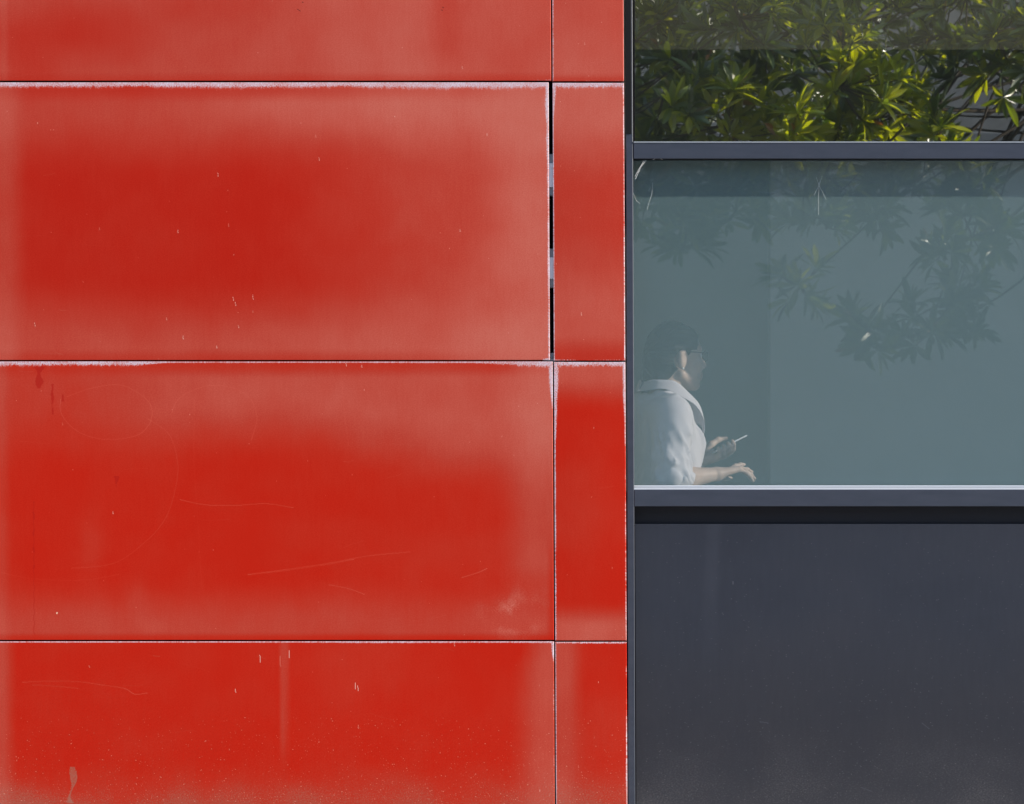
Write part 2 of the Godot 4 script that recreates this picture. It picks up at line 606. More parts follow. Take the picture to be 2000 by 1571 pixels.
func panel_mesh(x0: float, y0: float, x1: float, y1: float, bow: float, thick := 0.006, z := 0.0) -> ArrayMesh:
	# a sheet with a folded edge, very slightly bowed as sheet cladding is
	var st := start()
	var nx := 12
	var ny := 8
	var ch := 0.0014
	var P := func(u: float, v: float) -> Vector3:
		var py := lerpf(y0, y1, v)
		var p := W(lerpf(x0, x1, u) + lean(py), py, 0.0)
		p.z = z + bow * sin(PI * u) * sin(PI * v)
		return p
	for j in ny:
		for i in nx:
			var uv := []
			var p := []
			for q in [[0, 0], [1, 0], [1, 1], [0, 1]]:
				var u: float = (i + q[0]) / float(nx)
				var v: float = (j + q[1]) / float(ny)
				uv.append(Vector2(u, v))
				var a: Vector3 = P.call(u, v)
				if u == 0.0: a.x += ch
				if u == 1.0: a.x -= ch
				if v == 0.0: a.y -= ch
				if v == 1.0: a.y += ch
				p.append(a)
			for t in [[0, 1, 2], [0, 2, 3]]:
				for s in t:
					var e := uv[s] as Vector2
					st.set_normal(Vector3(-bow * PI * cos(PI * e.x) * sin(PI * e.y) * S / (x1 - x0), bow * PI * sin(PI * e.x) * cos(PI * e.y) * S / (y1 - y0), 1).normalized())
					st.set_uv(e)
					st.add_vertex(p[s])
	var c := [P.call(0.0, 0.0), P.call(1.0, 0.0), P.call(1.0, 1.0), P.call(0.0, 1.0)]
	var ins := [Vector3(ch, -ch, 0), Vector3(-ch, -ch, 0), Vector3(-ch, ch, 0), Vector3(ch, ch, 0)]
	var cu := [Vector2(0.001, 0.002), Vector2(0.999, 0.002), Vector2(0.999, 0.998), Vector2(0.001, 0.998)]
	var nn := [Vector3.UP, Vector3.RIGHT, Vector3.DOWN, Vector3.LEFT]
	var dz := Vector3(0, 0, ch)
	var back := Vector3(0, 0, thick)
	for e in 4:
		var f := (e + 1) % 4
		quad(st, c[e] + ins[e], c[f] + ins[f], c[f] - dz, c[e] - dz, (nn[e] + Vector3.BACK).normalized(), [cu[e], cu[f], cu[f], cu[e]])
		quad(st, c[e] - dz, c[f] - dz, c[f] - back, c[e] - back, nn[e], [cu[e], cu[f], cu[f], cu[e]])
	quad(st, c[0] - back, c[1] - back, c[2] - back, c[3] - back, Vector3.FORWARD, cu)
	return st.commit()


# ------------------------------------------------------------------ trees
var leaf_places := [[], [], [], []]


func leaf_mesh() -> ArrayMesh:
	# one long blade, widest past its middle, folded along the midrib and drooping to its tip
	var st := start()
	var n := 6
	var rows := []
	for i in n + 1:
		var t := float(i) / n
		var wd := 0.115 * pow(sin(PI * pow(t, 1.25) * 0.97 + 0.03), 0.8) + 0.006
		var y := -0.16 * t * t
		rows.append([Vector3(-wd, y + wd * 0.35, t), Vector3(0, y, t), Vector3(wd, y + wd * 0.35, t)])
	for i in n:
		for s in 2:
			var a: Vector3 = rows[i][s]
			var b: Vector3 = rows[i][s + 1]
			var c: Vector3 = rows[i + 1][s + 1]
			var d: Vector3 = rows[i + 1][s]
			var nn := (b - a).cross(d - a)
			if nn.y < 0: nn = -nn
			quad(st, a, b, c, d, nn.normalized())
	return st.commit()


func rosette(p: Vector3, dir: Vector3, n: int, size: float, bright: float) -> void:
	dir = dir.normalized()
	var u := dir.cross(Vector3(0.3, 1, 0.2)).normalized()
	var v := u.cross(dir)
	for i in n:
		var a := 2.399 * i + rng.randf() * 0.5
		var open := lerpf(0.25, 1.35, float(i) / n) + rng.randf_range(-0.15, 0.15)
		var d := (dir * cos(open) + (u * cos(a) + v * sin(a)) * sin(open)).normalized()
		d = (d + Vector3(0, rng.randf_range(-0.45, 0.05), 0)).normalized()
		var z := d
		var x := dir.cross(z).normalized()
		if x.length() < 0.5: x = u
		var y := z.cross(x).normalized()
		var b := Basis(x, y, z).rotated(z, rng.randf_range(-0.5, 0.5))
		var l := size * rng.randf_range(0.6, 1.3)
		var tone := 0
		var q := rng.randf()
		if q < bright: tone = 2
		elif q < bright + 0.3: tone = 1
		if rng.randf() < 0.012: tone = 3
		leaf_places[tone].append(Transform3D(b.scaled(Vector3(l, l, l)), p + d * 0.012))


func R(px: float, py: float, l: float) -> Vector3:          # where something l metres in front of the facade stands, to be mirrored at this place
	return Vector3((px - 1000.0) / (S * D) * (D + l), CY - (py - 785.5) / (S * D) * (D + l), l)


func make_tree(label: String, foot: Vector3, fork: Vector3, clusters: Array) -> void:
	var t := thing("broadleaf_tree", label, "tree", foot)
	leaf_places = [[], [], [], []]
	var st := start()
	var mid := (foot + fork) / 2.0 + Vector3(0.06, 0, -0.05)
	tube(st, curve_pts([Vector3.ZERO, mid - foot, fork - foot], 8), [0.11, 0.095, 0.085, 0.08, 0.075, 0.072, 0.07, 0.066, 0.06], 10)
	obj("trunk", st.commit(), M.bark, t)
	var lb := start()
	for c in clusters:
		var e: Vector3 = c[0]
		var r: float = c[1]
		var s := fork.lerp(foot, rng.randf_range(0.0, 0.3))
		var bend := s.lerp(e, 0.5) + Vector3(rng.randf_range(-0.15, 0.15), rng.randf_range(-0.22, 0.12), rng.randf_range(-0.15, 0.15))
		tube(lb, curve_pts([s - foot, bend - foot, e - foot], 8), [0.02, 0.016, 0.013, 0.011, 0.009, 0.008, 0.006, 0.005, 0.004], 6)
		for i in int(c[2]):
			var o := Vector3(rng.randfn(), rng.randfn(), rng.randfn()) * r * 0.5
			var p := e + o
			tube(lb, [e - foot + o * 0.05, e - foot + o * 0.6 + Vector3(0, -0.015, 0), p - foot], [0.006, 0.005, 0.0035], 4)
			rosette(p - foot, o.normalized() * 0.8 + Vector3(0, 0.7, 0), rng.randi_range(11, 18), c[4], c[3])
	var limbs := obj("limbs", lb.commit(), M.bark, t)
	limbs.set_meta("kind", "stuff")
	var crown := Node3D.new()
	crown.name = "crown"
	t.add_child(crown, true)
	var leaf := leaf_mesh()
	for k in 4:
		var mm := MultiMesh.new()
		mm.transform_format = MultiMesh.TRANSFORM_3D
		mm.mesh = leaf
		mm.instance_count = leaf_places[k].size()
		for i in leaf_places[k].size(): mm.set_instance_transform(i, leaf_places[k][i])
		var o := MultiMeshInstance3D.new()
		o.name = "leaves"
		o.multimesh = mm
		o.material_override = M["leaf%d" % k]
		o.set_meta("kind", "stuff")
		crown.add_child(o, true)


# ------------------------------------------------------------------ the woman at the window
func finger(f: Field, base: Vector3, d: Vector3, n: Vector3, lens: Array, bends: Array, r: float) -> void:
	var p := base
	var side := d.cross(n).normalized()
	var v := d
	for i in 3:
		v = v.rotated(side, bends[i])
		var q: Vector3 = p + v * lens[i]
		f.cap(p, q, r * (1.0 - 0.13 * i), r * (0.87 - 0.13 * i))
		p = q


func strip(st: SurfaceTool, rows: Array, thick: float) -> void:          # a cloth band: rows of points across, given thickness
	var nr := rows.size()
	var nc: int = rows[0].size()
	var nrm := []
	for i in nr:
		var line := []
		for j in nc:
			var a: Vector3 = rows[mini(i + 1, nr - 1)][j] - rows[maxi(i - 1, 0)][j]
			var b: Vector3 = rows[i][mini(j + 1, nc - 1)] - rows[i][maxi(j - 1, 0)]
			line.append(a.cross(b).normalized())
		nrm.append(line)
	for s in [1.0, -1.0]:
		for i in nr - 1:
			for j in nc - 1:
				for t in [[[0, 0], [1, 0], [1, 1]], [[0, 0], [1, 1], [0, 1]]]:
					var o: Array = t if s < 0.0 else [t[0], t[2], t[1]]
					for q in o:
						var n: Vector3 = nrm[i + q[0]][j + q[1]] * s
						st.set_normal(n)
						st.set_uv(Vector2.ZERO)
						st.add_vertex(rows[i + q[0]][j + q[1]] + n * thick / 2.0)
	var rim := []
	for j in nc: rim.append([0, j])
	for i in range(1, nr): rim.append([i, nc - 1])
	for j in range(nc - 2, -1, -1): rim.append([nr - 1, j])
	for i in range(nr - 2, -1, -1): rim.append([i, 0])
	for q in rim.size() - 1:
		var a: Array = rim[q]
		var b: Array = rim[q + 1]
		var na: Vector3 = nrm[a[0]][a[1]] * thick / 2.0
		var nb: Vector3 = nrm[b[0]][b[1]] * thick / 2.0
		var pa: Vector3 = rows[a[0]][a[1]]
		var pb: Vector3 = rows[b[0]][b[1]]
		quad(st, pa - na, pb - nb, pb + nb, pa + na, (pb - pa).cross(na).normalized())


func person() -> void:
	# own axes: x forward, y up from the floor, z to her right
	var turn := deg_to_rad(28.0)
	var t := thing("person", "person in white shirt and glasses standing behind the window, looking right, phone in hand", "person", Vector3(0.512, 0.135, -0.365), turn)
	var L := func(px: float, py: float, z: float) -> Vector3:
		return Vector3(((px - 1000.0) / 560.0 - 0.512 - z * sin(turn)) / cos(turn), CY - (py - 785.5) / 560.0 - 0.135, z)
	var st := start()
	# body
	var sh_r := Vector3(-0.03, 1.325, 0.148)
	var sh_l := Vector3(-0.02, 1.325, -0.148)
	var el_r: Vector3 = L.call(1304, 936, 0.195)
	var wr_r: Vector3 = L.call(1398, 926, 0.16)
	var el_l := Vector3(0.03, 1.08, -0.2)
	var wr_l: Vector3 = L.call(1381, 903, -0.13)
	var b := Field.new()
	b.k = 0.03
	for s in [-1.0, 1.0]:
		b.cap(Vector3(0.0, 0.86, s * 0.07), Vector3(0.0, 1.02, s * 0.055), 0.105, 0.088)
		b.cap(Vector3(0.0, 1.02, s * 0.055), Vector3(0.01, 1.24, s * 0.075), 0.088, 0.092)
		b.cap(Vector3(0.0, 0.84, s * 0.085), Vector3(0.015, 0.47, s * 0.085), 0.085, 0.055)
		b.cap(Vector3(0.015, 0.47, s * 0.085), Vector3(-0.015, 0.09, s * 0.085), 0.052, 0.036)
		b.cap(Vector3(-0.03, 0.045, s * 0.085), Vector3(0.14, 0.03, s * 0.1), 0.036, 0.028)
		b.ell(Vector3(0.075, 1.2, s * 0.07), Vector3(0.05, 0.055, 0.055))
	b.cap(sh_l, sh_r, 0.042, 0.042)
	b.cap(Vector3(-0.005, 1.3, 0), Vector3(0.04, 1.45, 0), 0.058, 0.05)
	b.cap(sh_r, el_r, 0.042, 0.036)
	b.cap(el_r, el_r.lerp(wr_r, 0.3), 0.037, 0.039)
	b.cap(el_r.lerp(wr_r, 0.3), wr_r, 0.039, 0.024)
	b.cap(sh_l, el_l, 0.042, 0.036)
	b.cap(el_l, el_l.lerp(wr_l, 0.3), 0.037, 0.038)
	b.cap(el_l.lerp(wr_l, 0.3), wr_l, 0.038, 0.025)
	nets(st, b, 0.012)
	# head
	var hx := Basis(Vector3.UP, deg_to_rad(-3.0))
	var head_turn := Transform3D(hx, Vector3(0.046, 0, 0) - hx * Vector3(0.02, 0, 0))
	var h := Field.new()
	h.k = 0.022
	h.ell(Vector3(0.044, 1.546, 0), Vector3(0.094, 0.083, 0.072))
	h.ell(Vector3(0.085, 1.492, 0), Vector3(0.057, 0.084, 0.056))
	h.cap(Vector3(0.116, 1.427, -0.006), Vector3(0.116, 1.427, 0.006), 0.021, 0.021)
	h.cap(Vector3(0.01, 1.42, 0), Vector3(0.025, 1.50, 0), 0.05, 0.05)
	for s in [-1.0, 1.0]:
		h.cap(Vector3(0.04, 1.462, s * 0.05), Vector3(0.108, 1.424, s * 0.014), 0.018, 0.017)
		h.cap(Vector3(0.13, 1.548, s * 0.012), Vector3(0.112, 1.551, s * 0.045), 0.011, 0.009)
		h.ell(Vector3(0.108, 1.497, s * 0.037), Vector3(0.022, 0.026, 0.024))
	nets_cut(h)
	h.k = 0.014
	h.cap(Vector3(0.138, 1.535, 0), Vector3(0.157, 1.494, 0), 0.007, 0.0105)
	h.cap(Vector3(0.146, 1.488, -0.010), Vector3(0.146, 1.488, 0.010), 0.008, 0.008)
	h.cap(Vector3(0.138, 1.4625, -0.014), Vector3(0.138, 1.4625, 0.014), 0.007, 0.007)
	h.cap(Vector3(0.136, 1.450, -0.011), Vector3(0.136, 1.450, 0.011), 0.0075, 0.0075)
	for s in [-1.0, 1.0]:
		h.ell(Vector3(0.030, 1.512, s * 0.076), Vector3(0.018, 0.030, 0.008))
		h.cap(Vector3(0.022, 1.535, s * 0.082), Vector3(0.036, 1.540, s * 0.080), 0.005, 0.005)
		h.cap(Vector3(0.020, 1.533, s * 0.082), Vector3(0.026, 1.490, s * 0.078), 0.005, 0.006)
	var head := start()
	nets(head, h, 0.0035)
	st.append_from(head.commit(), 0, head_turn)
	# right hand: palm down, held out past the shirt, fingers reaching and bent
	var rh := Field.new()
	rh.k = 0.009
	var d := Vector3(0.95, 0.12, -0.2).normalized()
	var dn := Vector3(0.05, -1, 0.1).normalized()
	dn = (dn - d * dn.dot(d)).normalized()
	var sd := d.cross(dn).normalized()          # towards her left, the thumb side
	if sd.z > 0: sd = -sd
	for i in 4:
		rh.cap(wr_r + sd * (0.012 - 0.008 * i), wr_r + d * 0.082 + sd * (0.028 - 0.019 * i) - dn * 0.004, 0.017, 0.0115)
	var ln := [[0.046, 0.028, 0.022], [0.048, 0.031, 0.023], [0.044, 0.028, 0.021], [0.034, 0.021, 0.018]]
	var bd := [[-0.22, 0.16, 0.16], [0.02, 0.24, 0.24], [0.28, 0.3, 0.26], [0.54, 0.32, 0.28]]
	for i in 4:
		var base: Vector3 = wr_r + d * 0.084 + sd * (0.028 - 0.019 * i) - dn * 0.003
		var fd := (d + sd * (0.12 - 0.09 * i)).normalized()
		finger_down(rh, base, fd, dn, ln[i], bd[i], 0.0088 if i < 3 else 0.0078)
	rh.cap(wr_r.lerp(el_r, 0.25), wr_r, 0.0275, 0.0235)
	rh.cap(wr_r, wr_r + d * 0.03, 0.0235, 0.018)
	rh.cap(wr_r + d * 0.02 + sd * 0.02, wr_r + d * 0.055 + sd * 0.045 + dn * 0.012, 0.014, 0.011)
	rh.cap(wr_r + d * 0.055 + sd * 0.045 + dn * 0.012, wr_r + d * 0.085 + sd * 0.05 + dn * 0.022, 0.0105, 0.009)
	rh.cap(wr_r + d * 0.085 + sd * 0.05 + dn * 0.022, wr_r + d * 0.108 + sd * 0.046 + dn * 0.026, 0.009, 0.0075)
	nets(st, rh, 0.003)
	# the phone lies almost edge-on to the window, tipped up away from her
	var far_end: Vector3 = L.call(1467, 857, -0.1)
	var near_end: Vector3 = L.call(1402, 888, -0.1)
	var u: Vector3 = (far_end - near_end).normalized()
	var view := Vector3(-sin(turn), 0.06, cos(turn))
	var nrm := view.cross(u).normalized()
	if nrm.y < 0: nrm = -nrm
	var wv := u.cross(nrm).normalized()
	if wv.z < 0: wv = -wv
	# left hand: palm under the phone, fingers round its near edge, thumb over its far edge
	var lh := Field.new()
	lh.k = 0.009
	var pc := near_end + u * 0.035 - nrm * 0.024 - wv * 0.006
	for i in 4:
		lh.cap(wr_l + wv * (0.012 - 0.008 * i), pc + u * (0.03 - 0.02 * i) + wv * (0.012), 0.018, 0.0125)
	for i in 4:
		var base: Vector3 = pc + u * (0.034 - 0.021 * i) + wv * 0.016
		var k1 := base + wv * 0.016 + nrm * 0.001
		var k2: Vector3 = near_end + u * (0.074 - 0.021 * i) + wv * 0.036 - nrm * 0.009
		var k3: Vector3 = near_end + u * (0.076 - 0.021 * i) + wv * 0.038 + nrm * 0.006
		lh.cap(base, k1, 0.0085, 0.008)
		lh.cap(k1, k2, 0.008, 0.0072)
		lh.cap(k2, k3, 0.0072, 0.006)
	var th0 := wr_l + u * 0.012 - wv * 0.018
	var th1: Vector3 = L.call(1402, 872, -0.145)
	var th2: Vector3 = L.call(1417, 862, -0.15)
	var th3: Vector3 = L.call(1434, 859, -0.148)
	lh.cap(wr_l, th0, 0.022, 0.019)
	lh.cap(th0, th1, 0.019, 0.0125)
	lh.cap(th1, th2, 0.012, 0.010)
	lh.cap(th2, th3, 0.0098, 0.0078)
	lh.cap(pc, th1.lerp(th0, 0.5), 0.015, 0.014)
	nets(st, lh, 0.003)
	obj("body", st.commit(), M.skin, t)
	# hair: swept back from the forehead into a low knot, with lifted strands
	var hr := Field.new()
	hr.k = 0.02
	hr.ell(Vector3(0.034, 1.556, 0), Vector3(0.096, 0.086, 0.082))
	hr.ell(Vector3(-0.012, 1.515, 0), Vector3(0.062, 0.082, 0.074))
	hr.ell(Vector3(-0.036, 1.455, 0.0), Vector3(0.042, 0.042, 0.05))
	hr.cap(Vector3(0.085, 1.596, -0.03), Vector3(0.085, 1.596, 0.03), 0.025, 0.025)
	for s in [-1.0, 1.0]:
		hr.cap(Vector3(0.075, 1.575, s * 0.066), Vector3(0.0, 1.55, s * 0.078), 0.012, 0.016)
		hr.cap(Vector3(0.058, 1.55, s * 0.073), Vector3(0.056, 1.515, s * 0.068), 0.007, 0.003)
	var hn := FastNoiseLite.new()
	hn.seed = 5
	hn.frequency = 1.0
	hr.warp = func(p: Vector3, e: float) -> float:
		# clear of the face and the ears; combed ridges running back
		var face := maxf((p.x - 0.112) - 0.5 * maxf(p.y - 1.585, 0.0), 0.0)
		var ang := atan2(p.y - 1.54, p.z)
		var ridge := hn.get_noise_3d(ang * 9.0, p.x * 6.0, p.y * 4.0)
		e += 0.0045 * ridge + face * 1.2
		var ear := 0.034 - Vector3((p.x - 0.032) * 1.0, (p.y - 1.508) * 0.85, (absf(p.z) - 0.09) * 0.7).length()
		var temple := minf(p.x - 0.062, 1.548 - p.y)
		return maxf(maxf(e, ear), minf(temple, 0.02))
	var sh := start()
	nets(sh, hr, 0.004)
	rng.seed = 21
	for i in 46:
		var z := rng.randf_range(-0.07, 0.07)
		var x0 := rng.randf_range(0.05, 0.11)
		var lift := rng.randf_range(0.001, 0.008)
		var pts := []
		for q in 6:
			var a := q / 5.0
			var x := lerpf(x0, -0.045, a)
			var g := clampf(1.0 - pow((x - 0.034) / 0.098, 2.0) - pow(z / 0.088, 2.0), 0.02, 1.0)
			pts.append(Vector3(x, 1.556 + 0.088 * sqrt(g) + lift * sin(PI * a), z + 0.004 * sin(a * 5.0 + i)))
		tube(sh, curve_pts(pts, 10), [0.0005, 0.001, 0.0013, 0.0014, 0.0014, 0.0014, 0.0014, 0.0013, 0.0012, 0.001, 0.0006], 4)
	for i in 5:
		var a := Vector3(-0.06 - 0.006 * i, 1.45, 0.03 + 0.006 * i)
		tube(sh, curve_pts([a, a + Vector3(-0.018, 0.012 + 0.004 * i, 0.006), a + Vector3(-0.034, 0.03, 0.0)], 6), [0.0014, 0.0014, 0.0013, 0.0012, 0.001, 0.0008, 0.0005], 4)
	obj("hair", sh.commit(), M.hair, t).transform = head_turn
	for s in [-1.0, 1.0]:
		var e := start()
		var ef := Field.new()
		ef.ell(Vector3(0.122, 1.528, s * 0.031), Vector3(0.0118, 0.0118, 0.0118))
		nets(e, ef, 0.0035)
		obj("eye", e.commit(), M.eye, t).transform = head_turn
	# glasses
	var g := start()
	for s in [-1.0, 1.0]:
		var ring := []
		for q in 19:
			var a := TAU * q / 18.0
			ring.append(Vector3(0.150 - 0.008 * absf(cos(a)) * (1.0 if cos(a) * s > 0 else 0.2), 1.527 + 0.0175 * sin(a), s * 0.032 + 0.025 * cos(a)))
		var rr := []
		rr.resize(19)
		rr.fill(0.0014)
		tube(g, ring, rr, 6)
		tube(g, [Vector3(0.143, 1.536, s * 0.056), Vector3(0.12, 1.538, s * 0.071), Vector3(0.045, 1.541, s * 0.081), Vector3(0.02, 1.528, s * 0.083)], [0.0017, 0.0017, 0.0017, 0.0015], 6)
	tube(g, [Vector3(0.150, 1.533, -0.008), Vector3(0.154, 1.536, 0), Vector3(0.150, 1.533, 0.008)], [0.0014, 0.0014, 0.0014], 6)
	obj("glasses", g.commit(), M.frame_dark, t).transform = head_turn
	var es := start()
	var efd := Field.new()
	efd.ell(Vector3(0.03, 1.482, 0.083), Vector3(0.0045, 0.0045, 0.0045))
	nets(es, efd, 0.0015)
	obj("earring", es.commit(), M.pearl, t).transform = head_turn
	# shirt
	var sf := Field.new()
	sf.k = 0.045
	for s in [-1.0, 1.0]:
		sf.cap(Vector3(0.012, 0.80, s * 0.062), Vector3(0.012, 1.0, s * 0.06), 0.118, 0.112)
		sf.cap(Vector3(0.012, 1.0, s * 0.06), Vector3(0.005, 1.24, s * 0.07), 0.112, 0.1)
		sf.ell(Vector3(0.072, 1.19, s * 0.06), Vector3(0.06, 0.075, 0.062))
	sf.cap(Vector3(-0.02, 1.312, -0.13), Vector3(-0.02, 1.312, 0.13), 0.064, 0.064)
	sf.cap(Vector3(-0.012, 1.325, -0.07), Vector3(-0.012, 1.325, 0.07), 0.066, 0.066)
	sf.cap(Vector3(-0.006, 1.335, -0.03), Vector3(-0.006, 1.335, 0.03), 0.064, 0.064)
	var cn := FastNoiseLite.new()
	cn.seed = 9
	cn.frequency = 1.0
	cn.fractal_octaves = 2
	sf.warp = func(p: Vector3, e: float) -> float:
		var fold := cn.get_noise_3d(p.x * 16.0 + p.y * 4.0, p.y * 4.5, p.z * 14.0)
		var drape := cn.get_noise_3d(p.x * 7.0 - 9.0, p.y * 3.0 + p.x * 4.0, p.z * 7.0)
		var pull := sin((p.y + p.x * 0.9) * 60.0) * smoothstep(0.1, 0.0, absf(p.y - 1.2)) * smoothstep(0.0, 0.1, p.x)
		var crease := 1.0 - absf(cn.get_noise_3d(p.x * 9.0 + p.y * 3.5 + 31.0, p.y * 3.2, p.z * 9.0)) * 3.2
		return maxf(e + fold * 0.006 + drape * 0.010 - maxf(crease, 0.0) * 0.008 + pull * 0.002, -(p.y - 0.8))
	var ss := start()
	var neck_a := Vector3(-0.01, 1.36, 0)
	nets(ss, sf, 0.007, func(p: Vector3) -> bool: return not (p.y > 1.385 and Vector2(p.x - 0.0, p.z).length() < 0.058))
	# sleeves, each rolled up to the elbow
	for s in [1.0, -1.0]:
		var sl := Field.new()
		sl.k = 0.03
		var a0 := sh_r if s > 0 else sh_l
		var a1 := el_r if s > 0 else el_l
		var w1 := wr_r if s > 0 else wr_l
		var ax := (a1 - a0).normalized()
		sl.cap(a0 + Vector3(-0.008, -0.006, -0.05 * s), a0 + Vector3(-0.004, -0.008, 0), 0.066, 0.062)
		sl.cap(a0 + Vector3(-0.004, -0.008, 0), a0.lerp(a1, 0.3), 0.062, 0.062)
		sl.cap(a0.lerp(a1, 0.3), a0.lerp(a1, 0.72), 0.062, 0.057)
		sl.cap(a0.lerp(a1, 0.72), a1 + Vector3(0, 0.012, 0), 0.058, 0.054)
		sl.cap(a1, a1.lerp(w1, 0.12), 0.052, 0.05)
		sl.warp = func(p: Vector3, e: float) -> float:
			var q := (p - a0).dot(ax)
			var ring := sin(q * 46.0 + 9.0 * cn.get_noise_3d(p.x * 8.0, p.y * 8.0, p.z * 8.0) + p.z * 30.0 * s)
			var fold := cn.get_noise_3d(p.x * 20.0 + p.y * 6.0, p.y * 4.0, p.z * 20.0 + 5.0)
			var crease := 1.0 - absf(cn.get_noise_3d(p.x * 11.0 + p.y * 4.0 + 17.0, p.y * 5.0 + p.z * 3.0, p.z * 11.0)) * 3.0
			return e + 0.002 * ring * smoothstep(0.02, 0.16, q) + fold * 0.007 * smoothstep(0.0, 0.1, q) - maxf(crease, 0.0) * 0.009 * smoothstep(0.02, 0.12, q)
		nets(ss, sl, 0.0065)
		# the roll of the cuff
		var cf := Field.new()
		cf.k = 0.010
		var ca := a1.lerp(w1, 0.10) + Vector3(0, -0.004, 0)
		var cd := (w1 - a1).normalized().slerp(ax, 0.35).normalized()
		var cu := cd.cross(Vector3(0.2, 0.3, 0.9)).normalized()
		var cv := cd.cross(cu).normalized()
		for roll in 3:
			for q in 14:
				var t0 := TAU * q / 14.0
				var t1 := TAU * (q + 1) / 14.0
				var rad := 0.049 - 0.002 * roll
				var wob0 := 0.005 * sin(t0 * 3.0 + roll)
				var wob1 := 0.005 * sin(t1 * 3.0 + roll)
				var off := cd * (0.018 * roll - 0.006)
				cf.cap(ca + off + (cu * cos(t0) + cv * sin(t0)) * (rad + wob0) + cd * wob0, ca + off + (cu * cos(t1) + cv * sin(t1)) * (rad + wob1) + cd * wob1, 0.0115, 0.0115)
		nets(ss, cf, 0.0055)
	var shirt := obj("shirt", ss.commit(), M.shirt, t)
	# wide collar, standing at the nape and folded out over the chest
	for s in [1.0, -1.0]:
		var rows := []
		var inner := curve_pts([Vector3(-0.068, 1.405, 0), Vector3(-0.045, 1.412, 0.045 * s), Vector3(0.012, 1.405, 0.066 * s), Vector3(0.065, 1.372, 0.05 * s), Vector3(0.11, 1.325, 0.03 * s), Vector3(0.138, 1.262, 0.012 * s)], 22)
		var outer := curve_pts([Vector3(-0.082, 1.376, 0), Vector3(-0.06, 1.38, 0.054 * s), Vector3(0.004, 1.374, 0.082 * s), Vector3(0.08, 1.33, 0.084 * s), Vector3(0.146, 1.272, 0.06 * s), Vector3(0.16, 1.215, 0.026 * s)], 22)
		for i in inner.size():
			var row := []
			for j in 6:
				var q := j / 5.0
				var p: Vector3 = inner[i].lerp(outer[i], q)
				p += Vector3(0.0, 0.016, 0.0) + Vector3(0.5, 1.0, 0.3 * s).normalized() * (0.014 + 0.016 * sin(PI * q) + 0.004 * sin(i * 0.8 + q * 3.0) * q)
				row.append(p)
			rows.append(row if s > 0 else row)
		var cs := start()
		strip(cs, rows, 0.004)
		obj("collar", cs.commit(), M.shirt, shirt)
	# trousers and shoes
	var tf := Field.new()
	tf.k = 0.03
	for s in [-1.0, 1.0]:
		tf.cap(Vector3(0.0, 0.86, s * 0.065), Vector3(0.0, 0.98, s * 0.05), 0.112, 0.095)
		tf.cap(Vector3(0.0, 0.84, s * 0.088), Vector3(0.015, 0.47, s * 0.088), 0.092, 0.072)
		tf.cap(Vector3(0.015, 0.47, s * 0.088), Vector3(-0.01, 0.1, s * 0.088), 0.072, 0.066)
	var ts := start()
	nets(ts, tf, 0.014)
	obj("trousers", ts.commit(), M.trousers, t)
	for s in [-1.0, 1.0]:
		var f := Field.new()
		f.cap(Vector3(-0.035, 0.05, s * 0.085), Vector3(0.1, 0.038, s * 0.098), 0.045, 0.038)
		f.cap(Vector3(0.1, 0.038, s * 0.098), Vector3(0.16, 0.032, s * 0.1), 0.038, 0.03)
		f.warp = func(p: Vector3, e: float) -> float: return maxf(e, -p.y)
		var q := start()
		nets(q, f, 0.009)
		obj("shoe", q.commit(), M.frame_dark, t)
	# the phone itself, held: a thing of its own
	var ph := thing("phone", "thin pale-edged phone held up in the left hand of the person behind the window", "phone", t.transform * (near_end + u * 0.072))
	ph.basis = t.basis * Basis(u, nrm, u.cross(nrm))
	obj("case", box(Vector3(-0.072, -0.004, -0.035), Vector3(0.072, 0.0035, 0.035), 0.0025), M.silver, ph)
	obj("screen", box(Vector3(-0.069, 0.0032, -0.032), Vector3(0.069, 0.0043, 0.032), 0.0004), M.screen, ph)
	obj("camera_lens", box(Vector3(0.045, -0.0058, 0.008), Vector3(0.066, -0.0038, 0.03), 0.0008), M.frame_dark, ph)


func nets_cut(h: Field) -> void:          # eye sockets
	for s in [-1.0, 1.0]:
		h.cut.append(Vector3(0.146, 1.529, s * 0.033))
		h.cutr.append(0.017)


func finger_down(f: Field, base: Vector3, d: Vector3, down: Vector3, lens: Array, bends: Array, r: float) -> void:
	var p := base
	var a := 0.0
	for i in 3:
		a += bends[i]
		var v: Vector3 = d * cos(a) + down * sin(a)
		var q: Vector3 = p + v * lens[i]
		f.cap(p, q, r * (1.0 - 0.1 * i), r * (0.92 - 0.1 * i))
		p = q


